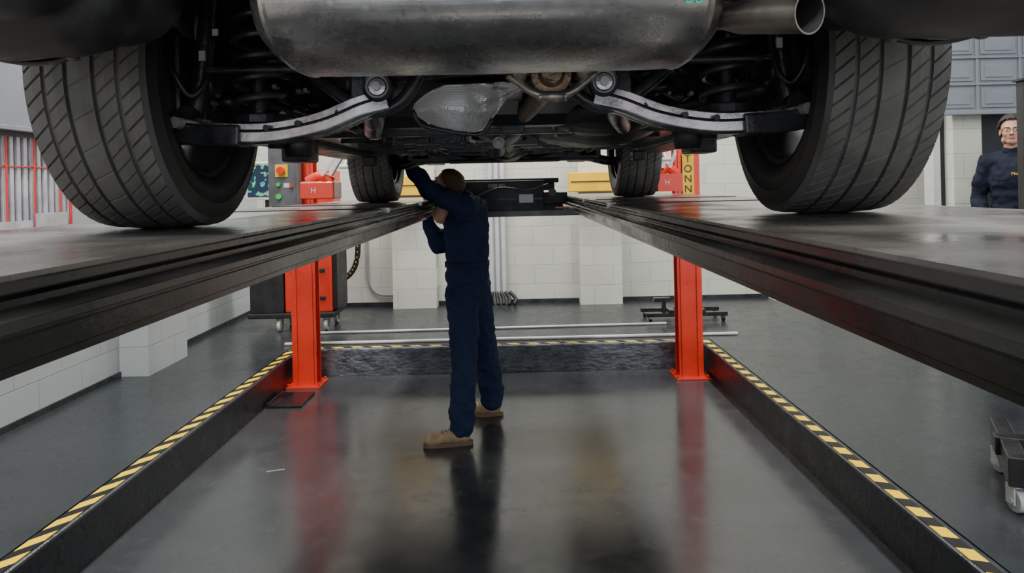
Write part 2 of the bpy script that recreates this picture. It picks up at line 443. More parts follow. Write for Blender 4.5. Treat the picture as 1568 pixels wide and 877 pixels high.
for nm,px in (('left',PXL),('right',PXR)):
    for k,py in (('rear',5.95),('near',-1.3)):
        bm=B()
        w=.098
        s=1 if px<0 else -1
        bx(bm,px-w,px+w,py-.07,py-.058,.012,3.5); bx(bm,px-w,px+w,py+.058,py+.07,.012,3.5)
        bx(bm,px-s*w-.006,px-s*w+.006,py-.058,py+.058,.012,3.5)
        bx(bm,px-w+.02,px-w+.045,py-.085,py-.07,.012,3.5); bx(bm,px+w-.045,px+w-.02,py-.085,py-.07,.012,3.5)
        obj('column_%s_%s'%(nm,k),bm,RED,g,bevel=.002)
        bm=B(); bx(bm,px-.14,px+.14,py-.15,py+.13,0,.014)
        for dx in (-.12,.12):
            for dy in (-.12,.10): cy(bm,(px+dx,py+dy,.014),(px+dx,py+dy,.035),.012,seg=6)
        obj('base_plate_%s_%s'%(nm,k),bm,RED,g,bevel=.002)
for k,py in (('rear',5.95),('near',-1.3)):
    box('crossbeam_'+k,PXL+.12,PXR-.12,py-.055,py+.055,ZD-.17,ZD-.105,BLK,g,.004)
box('capacity_label',PXR-.045,PXR+.05,5.852,5.858,1.45,1.84,YEL,g)
for i,ch in enumerate('TONNES'):
    text('label_letter_%d'%i,ch,(PXR,5.850,1.79-.082*i),.085,BLKM,g)
# control box mounted on the rear left column
box('control_case',-1.945,-1.72,5.70,5.855,1.42,1.96,mat('control_box_grey',(.10,.105,.11),.4),g,.012)
bm=B(); bx(bm,-1.885,-1.785,5.693,5.70,1.715,1.815); obj('estop_plate',bm,YEL,g)
bm=B(); cy(bm,(-1.835,5.693,1.765),(-1.835,5.66,1.765),.028,.031); cy(bm,(-1.76,5.70,1.64),(-1.76,5.68,1.64),.014); obj('estop_button',bm,RED,g)
bm=B(); cy(bm,(-1.86,5.70,1.655),(-1.86,5.68,1.655),.016); cy(bm,(-1.86,5.70,1.56),(-1.86,5.68,1.56),.022); obj('green_buttons',bm,mat('green_plastic',(.03,.55,.08),.3),g)
box('display_label',-1.82,-1.775,5.695,5.70,1.63,1.665,WHT,g)

g=group('jacking_beam')
bm=B()
bx(bm,-.53,.39,5.2,5.45,ZD-.055,ZD+.03); bx(bm,-.45,.30,5.22,5.43,ZD+.045,ZD+.10)
bx(bm,-.35,.22,5.18,5.2,ZD-.10,ZD+.12); bx(bm,-.53,.36,5.24,5.40,ZD-.10,ZD-.055)
bx(bm,-.42,.33,5.2,5.24,ZD+.10,ZD+.135)
obj('beam_body',bm,BLKM,g,bevel=.006)
bm=B()
for x in (-.40,.28): cy(bm,(x,5.16,ZD+.03),(x,5.2,ZD+.03),.028)
tube(bm,[(-.30,5.17,ZD+.0),(-.1,5.15,ZD+.07),(.1,5.16,ZD+.05),(.25,5.17,ZD+.09)],.007,8)
for x in (-.25,-.05,.15): bx(bm,x-.06,x+.06,5.165,5.18,ZD-.02,ZD-.005)
obj('fittings',bm,GRYD,g)
box('label',.04,.14,5.160,5.179,ZD-.04,ZD+.02,WHT,g)
text('lettering','2000 KG',(-.12,5.176,ZD+.085),.035,WHT,g)
bm=B(); cy(bm,(.40,5.3,ZD-.04),(.37,5.3,ZD-.04),.02); bx(bm,.30,.40,5.17,5.2,ZD-.085,ZD-.075)
obj('red_tip',bm,RED,g)

# ------------------------------------------------------------------ car
car=group('car')
CX=-.045
WR=.343; TK=WR/.36; WZ=ZD+WR-.002
YR,YF=1.72,4.42
def wheel(nm,cx,cyy,side):
    Mx=Matrix.Translation((cx,cyy,WZ))@Matrix.Diagonal((1,TK,TK,1))
    hw=.118
    ribs=[(-.112,-.076),(-.067,-.031),(-.022,.022),(.031,.067),(.076,.112)]
    prof=[(-hw*.98,.315,0),(-hw,.335,0)]
    for a,b in ribs:
        m_=(a+b)/2
        prof+= [(a-.001 if a>-.1 else a,.350,0),(a,.3590-abs(a)**2*.6,1),(m_,.36-m_**2*.6,1),(b,.3590-abs(b)**2*.6,1),(b+.001 if b<.1 else b,.350,0)]
    prof+=[(hw,.335,0),(hw*.98,.315,0)]
    per=10; n=64*per; bm=B(); rings=[]
    for x,r,t in prof:
        ring=[]
        for i in range(n):
            rr=r; ph=i%per
            shoulder=abs(x)>.071
            if t and shoulder and ph==0: rr=r-.0055
            if t and .026<abs(x)<.071 and ph==5: rr=r-.0035
            if t and abs(x)<=.026 and i%(2*per)==8: rr=r-.002
            sl= x*1.5
            if abs(x)>.026: sl=x*1.5+ (.10 if x>0 else -.10)*(abs(x)-.026)/.09
            ang=2*pi*i/n + sl
            ring.append(bm.verts.new((x,rr*math.sin(ang),rr*math.cos(ang))))
        rings.append(ring)
    for a,b in zip(rings,rings[1:]):
        for i in range(n):
            j=(i+1)%n; bm.faces.new((a[i],b[i],b[j],a[j]))
    bm.transform(Mx); o=obj('tyre_tread_'+nm,bm,RUB,car)
    RX=Mx@Matrix.Rotation(pi/2,4,'Y')
    bm=B()
    for s in (-1,1):
        lathe(bm,[(.335,s*hw),(.318,s*hw*1.02),(.300,s*hw*1.05),(.297,s*hw*1.03),(.27,s*hw*1.02),(.25,s*hw*.96),(.238,s*hw*.90),(.232,s*hw*.8)],RX,96)
    autosm(obj('tyre_sidewall_'+nm,bm,RUBS,car))
    bm=B(); s=side
    lathe(bm,[(.236,-s*.108),(.236,-s*.100),(.222,-s*.095),(.215,-s*.02),(.205,s*.05),(.222,s*.095),(.238,s*.105)],RX,72)
    autosm(obj('rim_barrel_'+nm,bm,mat('rim_barrel_dark_'+nm,(.07,.07,.072),.35,.5,.3,10),car))
    bm=B()
    lathe(bm,[(0,s*.075),(.055,s*.075),(.06,s*.05),(.0,s*.045)],RX,32)
    for k in range(5):
        R=Mx@Matrix.Rotation(2*pi*k/5,4,'X')
        bx(bm,s*.055-.012,s*.055+.012,-.034,.034,.04,.215,R)
        bx(bm,s*.055-.010,s*.055+.010,-.06,-.03,.13,.215,R); bx(bm,s*.055-.010,s*.055+.010,.03,.06,.13,.215,R)
    obj('rim_spokes_'+nm,bm,GRY,car,bevel=.004)
    bm=B()
    lathe(bm,[(0,s*.01),(.16,s*.01),(.16,-s*.012),(.10,-s*.012),(.09,-s*.035),(.0,-s*.035)],RX,64)
    obj('brake_disc_'+nm,bm,RUST,car)
    bm=B()
    cy(bm,Mx@Vector((-s*.03,0,0)),Mx@Vector((-s*.13,0,0)),.05,.035)
    bx(bm,-.045,.035,.09,.17,-.03,.11,Mx); bx(bm,-.05,.0,-.05,.05,-.15,.12,Mx@Matrix.Translation((-s*.06,0,0)))
    obj('hub_carrier_'+nm,bm,SUSP,car,bevel=.01)
WXL,WXR=-.83,.74
wheel('rear_left',WXL,YR,-1); wheel('rear_right',WXR,YR,1)
wheel('front_left',WXL,YF,-1); wheel('front_right',WXR,YF,1)

# body shell : side profile with wheel arches extruded
HW=.925
def arc(c,r,a0,a1,n=10): return [(c[0]+r*math.cos(a0+(a1-a0)*i/n),c[1]+r*math.sin(a0+(a1-a0)*i/n)) for i in range(n+1)]
prof=[(.88,2.06),(.84,2.2),(.86,2.65),(1.05,3.1),(1.35,3.2),(3.1,3.22),(3.9,2.78),(4.9,2.62),(5.2,2.35),(5.22,1.95),(5.05,1.86),(4.86,1.84)]
prof+=arc((YF,WZ),.43,0.0,pi)+[(3.96,1.80),(3.9,1.79),(2.25,1.79),(2.2,1.82)]
prof+=arc((YR,WZ+.02),.44,0.0,pi*.93)+[(1.25,2.06)]
bm=B()
A=[bm.verts.new((CX-HW,y,z)) for y,z in prof]; Bv=[bm.verts.new((CX+HW,y,z)) for y,z in prof]
n=len(prof)
for i in range(n):
    j=(i+1)%n; bm.faces.new((A[i],A[j],Bv[j],Bv[i]))
fa=bm.faces.new(A[::-1]); fb=bm.faces.new(Bv)
bmesh.ops.triangulate(bm,faces=[fa,fb])
obj('body_shell',bm,CARP,car)
for s in (-1,1):
    bm=B(); x=CX+s*(HW+.002)
    for pts in ([(1.25,2.72),(1.45,3.08),(2.25,3.1),(2.25,2.72)],[(2.32,2.72),(2.32,3.1),(3.0,3.1),(3.6,2.78),(3.6,2.72)]):
        bm.faces.new([bm.verts.new((x,y,z)) for y,z in pts])
    obj('side_glass_%d'%s,bm,GLS,car)
bm=B()
for s in (-1,1):
    x=CX+s*.78
    bx(bm,x-.09,x+.09,2.25,3.9,1.765,1.80)
    bx(bm,CX+s*.70-.045,CX+s*.70+.045,2.45,2.6,1.70,1.77)
    bx(bm,CX+s*.70-.035,CX+s*.70+.035,3.7,3.8,1.72,1.77)
obj('sills',bm,UND,car,bevel=.008)

# rear bumper corners (rounded plastic)
for s,nm in ((-1,'left'),(1,'right')):
    bm=B()
    def E(cx_,cy_,cz_,rx,ry,rz): ell(bm,(CX+s*cx_,cy_,cz_),(rx,ry,rz))
    dz=-.028
    rc(bm,(CX+s*.62,1.12,1.93+dz),.085,(CX+s*.86,1.10,1.93+dz),.09)
    rc(bm,(CX+s*.62,.98,1.94+dz),.07,(CX+s*.86,.98,1.95+dz),.08)
    rc(bm,(CX+s*.60,1.20,1.975+dz),.10,(CX+s*.86,1.20,1.97+dz),.09)
    E(.80,1.05,2.10,.17,.25,.20); E(.70,1.05,2.10,.18,.22,.20); E(.87,1.28,2.06,.06,.13,.12)
    blob('bumper_corner_'+nm,bm,BLKM,car,.010,6)
    bm=B()
    for (x,y) in ((.66,1.16),(.80,1.15)):
        ell(bm,(CX+s*x,y,1.822),(.010,.010,.004))
    obj('bumper_screws_'+nm,bm,GRYD,car,True)
    bm=B()
    for k in range(3): tube(bm,[(CX+s*.60,1.20-.05*k,1.867-.012*(k>0)),(CX+s*.74,1.20-.05*k,1.824),(CX+s*.90,1.19-.05*k,1.857)],.006,8)
    obj('bumper_ribs_'+nm,bm,BLK,car,True)
box('rear_floor_panel',CX-.62,CX+.62,.95,1.5,2.02,2.07,UND,car)

# muffler
bm=B()
MC=Vector((CX+.013,1.24,1.908)); hl=.337
def ovring(x,ky,kz):
    r=[]
    for i in range(64):
        t=2*pi*i/64; c,s_=math.cos(t),math.sin(t)
        e=.8
        r.append(bm.verts.new((MC.x+x,MC.y+.205*ky*math.copysign(abs(c)**e,c),MC.z+.104*kz*math.copysign(abs(s_)**e,s_))))
    return r
secs=[(-hl-.03,.0,.0),(-hl-.03,.55,.55),(-hl-.024,.75,.75),(-hl-.010,.90,.90),(-hl+.002,.965,.965),(-hl+.004,.99,1.0),(-hl+.010,1.0,1.01),(-hl+.014,.985,.99),(-hl+.05,1.0,1.0),(-.20,1.005,1.005),(0,1.01,1.01),(.2,1.005,1.005),(hl-.05,1.0,1.0),(hl-.014,.985,.99),(hl-.010,1.0,1.01),(hl-.004,.99,1.0),(hl-.002,.965,.965),(hl+.010,.9,.9),(hl+.024,.75,.75),(hl+.03,.55,.55),(hl+.03,0,0)]
R=[ovring(*s_) for s_ in secs]
for a,b in zip(R,R[1:]):
    for j in range(64):
        k=(j+1)%64; bm.faces.new((a[j],a[k],b[k],b[j]))
autosm(obj('muffler',bm,STEEL,car),35)
bm=B(); tube(bm,[(MC.x-hl+.02,1.052,1.87),(MC.x,1.047,1.87),(MC.x+hl-.02,1.052,1.87)],.004,8)
obj('muffler_seam',bm,STEEL,car,True)
text('chalk_mark','35',(CX+.315,1.040,1.868),.03,mat('green_chalk',(.05,.5,.35),.7),car,rot=(pi/2+.6,0,.1))
TIPM=mat('tail_pipe_steel',(.34,.31,.28),.33,.95,.3,12,.1,50,.08)
bm=B(); tube(bm,[(.28,1.20,1.885),(.33,1.17,1.868),(.36,1.10,1.852),(.375,1.06,1.845)],.020,24,8)
autosm(obj('tail_pipe',bm,TIPM,car))
bm=B(); p0=Vector((.34,1.12,1.854)); p1=Vector((.412,.985,1.829)); s_,u_,d_=frame(p1-p0)
Mt=Matrix(((s_.x,u_.x,d_.x,p0.x),(s_.y,u_.y,d_.y,p0.y),(s_.z,u_.z,d_.z,p0.z),(0,0,0,1)))
ln=(p1-p0).length
lathe(bm,[(.019,0),(.025,.025),(.029,ln-.01),(.030,ln),(.0275,ln)],Mt,40)
autosm(obj('tail_pipe_tip',bm,TIPM,car))
bm=B(); lathe(bm,[(.0275,ln),(.0265,ln-.01),(.024,.03),(.0,.02)],Mt,40)
obj('tail_pipe_dark_inside',bm,BLKM,car,True)  # black liner: the shade inside the pipe is put into its colour

# suspension arms
def mirror(p,s): return (CX+s*abs(p[0]-CX),p[1],p[2])
armp=[(-.765,1.66,1.755),(-.68,1.65,1.738),(-.545,1.64,1.733),(-.426,1.63,1.752),(-.335,1.62,1.785),(-.275,1.62,1.80)]
for s,nm in ((-1,'left'),(1,'right')):
    pts=[mirror(p,s) for p in armp]
    pr=[(-.035,-.020),(-.028,-.026),(-.010,-.026),(-.006,-.020),(.006,-.020),(.010,-.026),(.028,-.026),(.035,-.020),(.035,.022),(.027,.022),(.024,-.004),(-.024,-.004),(-.027,.022),(-.035,.022)]
    bm=B(); tube(bm,pts[:],0,10,8,prof=pr); obj('control_arm_'+nm,bm,ARM,car,bevel=.002)
    bm=B(); tube(bm,[(CX+s*(.75),1.655,1.752),(CX+s*.66,1.65,1.738),(CX+s*.56,1.64,1.733)],0,10,5,prof=[(-.042,-.03),(.042,-.03),(.042,.018),(-.042,.018)])
    rc(bm,(CX+s*.76,1.62,1.76),.03,(CX+s*.76,1.70,1.76),.03)
    obj('arm_outer_shoe_'+nm,bm,SUSP,car,bevel=.006)
    bm=B()
    cy(bm,(CX+s*.70,1.585,1.758),(CX+s*.70,1.62,1.758),.013,seg=12)
    obj('arm_bolts_'+nm,bm,ALU,car)
    bm=B()
    for xx,zz in ((.34,.034),(.43,.012),(.50,.004)): 
        cy(bm,(CX+s*xx,1.590,1.738+zz),(CX+s*xx,1.60,1.738+zz),.007,seg=12)
    tube(bm,[mirror((p[0],p[1]-.036,p[2]+.004),s) for p in armp[1:]],.0035,6)
    obj('arm_slots_'+nm,bm,BLKM,car)
    bm=B(); cy(bm,(CX+s*.50,1.66,1.70),(CX+s*.50,1.66,1.74),.018); cy(bm,(CX+s*.46,1.70,1.68),(CX+s*.46,1.70,1.735),.03,.04)
    obj('arm_bump_stop_'+nm,bm,BLKM,car,True)
    bx_,bz=CX+s*.25,1.826
    bm=B(); M=Matrix.Translation((bx_,1.585,bz))@Matrix.Rotation(pi/2,4,'X')
    lathe(bm,[(.0,.0),(.016,.0),(.016,.0),(.026,.003),(.026,-.07),(0,-.07)],M,32)
    obj('bush_rubber_'+nm,bm,BLKM,car,True)
    bm=B(); lathe(bm,[(.024,.004),(.031,.006),(.034,.0),(.034,-.07),(.024,-.07)],M,40)
    autosm(obj('bush_ring_'+nm,bm,SUSP,car))
    bm=B(); lathe(bm,[(.0,.020),(.010,.020),(.011,.008),(.019,.006),(.019,.002),(0,.002)],M,12)
    lathe(bm,[(.021,.004),(.025,.008),(.026,.003)],M,32)
    obj('bush_bolt_'+nm,bm,ALU,car)
    bm=B()
    tube(bm,[(CX+s*.40,1.66,1.86),(CX+s*.32,1.63,1.80),(CX+s*.26,1.62,1.775),(CX+s*.20,1.62,1.80),(CX+s*.16,1.62,1.86)],.016,10,6)
    tube(bm,[(CX+s*.45,1.68,1.90),(CX+s*.36,1.66,1.83),(CX+s*.30,1.65,1.80)],.014,10,6)
    bx(bm,CX+s*.27-.045,CX+s*.27+.045,1.61,1.70,1.80,1.90)
    obj('subframe_bracket_'+nm,bm,SUSP,car,bevel=.004)
    bm=B(); hp=[]
    for i in range(140):
        t=i/139; a=t*2*pi*5.6; hp.append((CX+s*.565+.055*math.cos(a),1.74+.055*math.sin(a),1.785+.28*t))
    tube(bm,hp,.0095,8,1); autosm(obj('coil_spring_'+nm,bm,SPR,car))
    bm=B(); cy(bm,(CX+s*.565,1.74,1.76),(CX+s*.565,1.74,1.785),.07); cy(bm,(CX+s*.565,1.74,1.785),(CX+s*.565,1.74,1.90),.025,.02); cy(bm,(CX+s*.565,1.74,2.06),(CX+s*.565,1.74,2.2),.065)
    obj('spring_seat_'+nm,bm,UND,car,bevel=.004)
    bm=B(); cy(bm,(CX+s*.695,1.68,1.775),(CX+s*.675,1.69,1.94),.022); cy(bm,(CX+s*.675,1.69,1.94),(CX+s*.65,1.70,2.2),.028)
    cy(bm,(CX+s*.70,1.64,1.775),(CX+s*.70,1.72,1.775),.026)
    autosm(obj('shock_absorber_'+nm,bm,SUSP,car))
    bm=B(); bx(bm,CX+s*.665-.007,CX+s*.665+.007,1.653,1.66,1.905,1.928); bx(bm,CX+s*.62-.006,CX+s*.62+.006,1.62,1.625,1.955,1.97)
    obj('part_labels_'+nm,bm,WHT,car)
    bm=B()
    tube(bm,[(CX+s*.74,1.84,1.97),(CX+s*.55,1.84,1.93),(CX+s*.36,1.82,1.90),(CX+s*.22,1.8,1.89)],.018,10)
    tube(bm,[(CX+s*.72,1.86,1.84),(CX+s*.50,2.1,1.82),(CX+s*.45,2.5,1.80)],.025,10)
    tube(bm,[(CX+s*.74,1.64,1.96),(CX+s*.71,1.60,1.88),(CX+s*.68,1.62,1.82),(CX+s*.65,1.64,1.86),(CX+s*.64,1.66,1.96)],.007,8)
    tube(bm,[(CX+s*.48,1.60,2.02),(CX+s*.46,1.58,1.93),(CX+s*.42,1.60,1.88),(CX+s*.39,1.62,1.93)],.006,8)
    obj('links_and_hoses_'+nm,bm,SUSP,car,True)
bm=B()
tube(bm,[(CX-.30,1.66,1.85),(CX-.18,1.64,1.865),(CX,1.64,1.875),(CX+.18,1.64,1.865),(CX+.30,1.66,1.85)],.020,12)
tube(bm,[(CX-.36,2.25,1.85),(CX-.2,2.25,1.86),(CX,2.25,1.87),(CX+.2,2.25,1.86),(CX+.36,2.25,1.85)],.03,12)
tube(bm,[(CX-.30,1.66,1.83),(CX-.33,1.95,1.80),(CX-.40,2.3,1.79)],.03,12)
tube(bm,[(CX+.30,1.66,1.83),(CX+.33,1.95,1.80),(CX+.40,2.3,1.79)],.03,12)
tube(bm,[(CX-.62,1.58,1.87),(CX-.40,1.56,1.865),(CX-.2,1.55,1.855),(CX+.2,1.55,1.855),(CX+.40,1.56,1.865),(CX+.62,1.58,1.87)],.009,8)
obj('rear_subframe',bm,SUSP,car,True)
bm=B()
for s in (-1,1):
    tube(bm,[(.09+s*.095,1.58,1.845),(.09+s*.07,1.57,1.825),(.09+s*.04,1.56,1.802),(.09,1.56,1.79)],.010,10,5)
    cy(bm,(.09+s*.07,1.545,1.848),(.09+s*.07,1.60,1.848),.016)
rc(bm,(.065,1.56,1.793),.012,(.115,1.56,1.793),.012)
obj('exhaust_hanger',bm,mat('cast_alloy_bracket',(.40,.36,.31),.38,.8,.3,20,.2,60),car,True)
bm=B(); M=Matrix.Translation((.09,1.60,1.846))@Matrix.Rotation(pi/2,4,'X')
lathe(bm,[(0,.03),(.022,.03),(.030,.012),(.044,.010),(.046,0),(.044,-.02),(0,-.02)],M,32)
autosm(obj('exhaust_flange',bm,RUST,car))
bm=B()
tube(bm,[(.09,1.6,1.86),(.09,1.9,1.85),(.03,2.3,1.82),(-.02,2.8,1.80),(-.02,3.4,1.79),(-.03,3.85,1.80)],.028,20)
rc(bm,(.0,2.45,1.815),.05,(-.02,2.85,1.80),.05)
autosm(obj('exhaust_pipe',bm,mat('exhaust_dark_metal',(.17,.14,.11),.4,.8,.4,14,.3,50),car),60)
bm=B()
tube(bm,[(-.06,2.5,1.83),(-.05,3.0,1.79),(-.06,3.7,1.775)],.026,16)
obj('propshaft',bm,SUSP,car,True)
bm=B(); cy(bm,(-.045,2.38,1.745),(-.045,2.44,1.755),.016); cy(bm,(-.045,2.36,1.744),(-.045,2.38,1.745),.020,.018,seg=20); cy(bm,(-.045,2.345,1.742),(-.045,2.36,1.744),.010,seg=6)
tube(bm,[(-.11,2.40,1.775),(-.07,2.39,1.755),(-.045,2.39,1.745)],.008,8); tube(bm,[(.02,2.40,1.775),(-.02,2.39,1.755),(-.045,2.39,1.745)],.008,8)
autosm(obj('pipe_joint',bm,GRY,car))
# crumpled foil heat shield (faces rearward and down)
def lerpk(keys,u):
    for (a,va),(b,vb) in zip(keys,keys[1:]):
        if u<=b: return va+(vb-va)*(u-a)/(b-a)
    return keys[-1][1]
rn=random.Random(5)
bm=B(); nx,ny=44,22; gv=[]
for i in range(nx):
    u=i/(nx-1); row=[]
    x=-.255+.29*u
    top=1.802+.066*min(1,u/.28)**.55
    bot=lerpk([(0,1.795),(.12,1.772),(.3,1.752),(.5,1.742),(.62,1.748),(.72,1.785),(.85,1.83),(1,1.858)],u)
    for j in range(ny):
        v=j/(ny-1)
        z=bot+(top-bot)*v
        y=1.84+.10*math.sin(pi*min(1,v*.9))*math.sin(pi*min(1,u*1.2+.05))+ .14*(1-v)*.2
        cr=.010*math.sin(31*u+9*v)*math.sin(7*v+3)*(1 if u>.5 else .25)+.004*rn.uniform(-1,1)*(u>.45)
        row.append(bm.verts.new((x+cr*.4,y+cr,z)))
    gv.append(row)
for i in range(nx-1):
    for j in range(ny-1): bm.faces.new((gv[i][j],gv[i+1][j],gv[i+1][j+1],gv[i][j+1]))
rf=[]
for i in range(nx):
    p=gv[i][-1].co; rf.append([gv[i][-1]]+[bm.verts.new((p.x,p.y+.09*k,p.z-.002*k)) for k in range(1,5)])
for i in range(nx-1):
    for j in range(4): bm.faces.new((rf[i][j],rf[i+1][j],rf[i+1][j+1],rf[i][j+1]))
o=obj('heat_shield',bm,FOIL,car,True); sd=o.modifiers.new('s','SOLIDIFY'); sd.thickness=.002
bm=B(); tube(bm,[(-.255,1.85,1.80),(-.235,1.86,1.765),(-.17,1.87,1.748),(-.11,1.87,1.738),(-.075,1.87,1.742),(-.05,1.86,1.775)],.006,8)
obj('heat_shield_edge',bm,SUSP,car,True)
bm=B()
ell(bm,(.30,2.7,1.83),(.26,.42,.09)); ell(bm,(-.42,2.75,1.85),(.22,.45,.07)); ell(bm,(.30,2.35,1.83),(.2,.2,.07))
blob('fuel_tank',bm,UND,car,.012,4)
bm=B()
ell(bm,(-.03,3.75,1.82),(.14,.22,.09)); ell(bm,(.12,3.9,1.84),(.16,.2,.09)); ell(bm,(-.22,3.95,1.84),(.15,.2,.10)); rc(bm,(-.03,3.2,1.84),.05,(-.03,3.7,1.83),.09)
blob('gearbox',bm,SUSP,car,.012,3,.02,.06)
bm=B()
bx(bm,CX-.50,CX+.50,3.86,4.0,1.735,1.80); bx(bm,CX-.52,CX-.40,3.86,4.75,1.75,1.83); bx(bm,CX+.40,CX+.52,3.86,4.75,1.75,1.83)
bx(bm,CX-.42,CX+.42,4.05,4.85,1.80,1.90)
bx(bm,CX-.30,CX+.30,3.80,3.90,1.728,1.745)
obj('front_subframe',bm,UND,car,bevel=.01)
bm=B()
for s in (-1,1):
    tube(bm,[(CX+s*.45,4.1,1.77),(CX+s*.6,4.35,1.745),(CX+s*.70,4.42,1.74)],.028,10)
    tube(bm,[(CX+s*.45,4.6,1.78),(CX+s*.6,4.5,1.755),(CX+s*.70,4.42,1.74)],.022,10)
    tube(bm,[(CX+s*.40,4.0,1.83),(CX+s*.62,4.25,1.84),(CX+s*.70,4.3,1.88)],.012,8)
tube(bm,[(CX-.5,3.82,1.80),(CX-.2,3.78,1.775),(CX+.2,3.78,1.775),(CX+.5,3.82,1.80)],.012,8)
obj('front_links',bm,SUSP,car,True)
bm=B()
for i in range(20):
    x=CX+random.uniform(-.5,.5); y=random.uniform(2.2,3.6)
    tube(bm,[(x,y,1.80),(x+random.uniform(-.05,.05),y+.2,1.775),(x+random.uniform(-.1,.1),y+.45,1.79)],random.uniform(.005,.012),8,4)
for i in range(26):
    x=CX+random.uniform(-.5,.5); y=random.uniform(2.3,3.8); w=random.uniform(.02,.06)
    bx(bm,x-w,x+w,y-w*.6,y+w*.6,1.755+random.uniform(0,.02),1.80)
for i in range(5): bx(bm,CX-.6,CX+.6,2.4+.3*i,2.44+.3*i,1.775,1.80)
obj('floor_ribs_and_lines',bm,SUSP,car,bevel=.003)
bm=B()
for i in range(30):
    x=CX+random.uniform(-.45,.45); y=random.uniform(2.3,3.9); z=1.772+random.uniform(0,.02)
    cy(bm,(x,y,z-.012),(x,y,z+.02),random.uniform(.005,.010),seg=6)
for i in range(22):
    x=CX+random.choice((-1,1))*random.uniform(.36,.68); z=random.uniform(1.80,2.0); y=random.uniform(1.66,1.80)
    cy(bm,(x,y-.012,z),(x,y+.012,z),random.uniform(.004,.007),seg=6)
obj('fasteners',bm,GRYD,car)
bm=B()
for i in range(26):
    s=random.choice((-1,1)); x=CX+s*random.uniform(.33,.66); z=random.uniform(1.82,1.98); y=random.uniform(1.82,2.0)
    tube(bm,[(x,y,z),(x+random.uniform(-.06,.06),y-.03,z+random.uniform(-.05,.05)),(x+random.uniform(-.12,.12),y,z+random.uniform(-.05,.08))],random.uniform(.005,.014),8,4)
bx(bm,CX-.30,CX+.30,1.95,2.05,1.90,2.05); 
obj('axle_clutter',bm,SUSP,car,True)

# wheel alignment heads on front wheels; rear clamp stubs
def align_head(x,s,y,o0,o1):
    g=group('wheel_alignment_head')
    xo=x+s*.125
    bm=B()
    cy(bm,(xo,y,WZ),(xo+s*.06,y,WZ),.03)
    for k in range(3):
        a=2*pi*k/3+pi/2
        cy(bm,(xo+s*.03,y,WZ),(xo+s*.03,y+.25*math.cos(a),WZ+.25*math.sin(a)),.012,seg=10)
        cy(bm,(xo-s*.005,y+.25*math.cos(a),WZ+.25*math.sin(a)),(xo+s*.06,y+.25*math.cos(a),WZ+.25*math.sin(a)),.012,seg=10)
    tube(bm,[(xo+s*.03,y-.02,WZ+.10),(xo+s*.05,y-.06,WZ),(xo+s*(o0+.03),y-.06,1.69)],0,4,4,prof=[(-.02,-.012),(.02,-.012),(.02,.012),(-.02,.012)])
    tube(bm,[(xo+s*.06,y-.02,WZ),(xo+s*.12,y-.06,WZ-.06),(xo+s*(o0+.08),y-.06,1.69)],0,4,4,prof=[(-.01,-.01),(.01,-.01),(.01,.01),(-.01,.01)])
    obj('clamp',bm,WHT,g,bevel=.002)
    x0,x1=sorted((xo+s*o0,xo+s*o1))
    bm=B(); bx(bm,x0,x1,y-.10,y+.10,1.548,1.655); 
    tube(bm,[(x0+.02,y-.02,1.655),((x0+x1)/2,y-.02,1.69),(x1-.02,y-.02,1.655)],.03,10)
    obj('housing',bm,RED,g,bevel=.02)
    text('marking','H',((x0+x1)/2-.02,y-.102,1.60),.045,WHT,g)
align_head(WXL,-1,YF,.125,.33); align_head(WXR,1,YF,.005,.155)
for x,s in ((WXL,-1),(WXR,1)):
    g=group('rear_wheel_clamp')
    bm=B(); xo=x+s*.125
    lathe(bm,[(0,-.03),(.02,-.03),(.02,.0),(.016,.02),(.019,.02),(.021,.03),(.021,.075),(.012,.085),(.012,.095),(.004,.11),(0,.11)],Matrix.Translation((xo,1.62,1.82))@Matrix.Rotation(s*pi/2,4,'Y'),24)
    cy(bm,(xo-s*.02,1.62,1.82),(xo+s*.0,1.62,1.82),.05)
    autosm(obj('spindle',bm,BLK,g))

# ------------------------------------------------------------------ console at left rear
g=group('diagnostic_console')
def caster(bm_w,bm_f,x,y,z,r=.055):
    cy(bm_w,(x-.018,y,z+r),(x+.018,y,z+r),r,seg=28)
    bx(bm_f,x-.028,x-.021,y-.02,y+.03,z+r*.7,z+2.2*r); bx(bm_f,x+.021,x+.028,y-.02,y+.03,z+r*.7,z+2.2*r)
    bx(bm_f,x-.028,x+.028,y-.03,y+.03,z+2.2*r,z+2.35*r); cy(bm_f,(x-.03,y,z+r),(x+.03,y,z+r),.012,seg=10)
WHG=mat('caster_grey',(.42,.44,.45),.4)
bw=B(); bf=B()
for x in (-2.32,-1.86):
    for y in (7.05,7.45): caster(bw,bf,x,y,ZS)
obj('caster_wheels',bw,WHG,g,bevel=.006); obj('caster_forks',bf,GRY,g)
box('base',-2.62,-1.78,7.0,7.55,ZS+.13,ZS+.18,BLKM,g,.01)
box('cabinet_red',-2.26,-1.80,7.03,7.5,ZS+.18,1.20,RED,g,.015)
bm=B(); bx(bm,-2.60,-2.27,7.02,7.5,ZS+.18,1.22); bx(bm,-1.80,-1.75,7.06,7.48,ZS+.2,1.2); bx(bm,-2.20,-1.86,7.015,7.03,ZS+.30,ZS+.34); bx(bm,-2.20,-1.86,7.015,7.03,.80,.84)
bx(bm,-2.15,-1.92,7.012,7.03,.92,1.08)
obj('cabinet_black',bm,BLKM,g,bevel=.012)
box('top_shelf',-2.62,-1.76,7.0,7.5,1.20,1.24,GRYP,g,.01)
box('monitor_stand',-2.50,-2.42,7.22,7.3,1.24,1.66,BLKM,g,.006)
box('monitor_case',-2.66,-2.31,7.14,7.2,1.52,1.90,WHT,g,.01)
box('monitor_display',-2.64,-2.33,7.134,7.141,1.55,1.88,SCR,g)
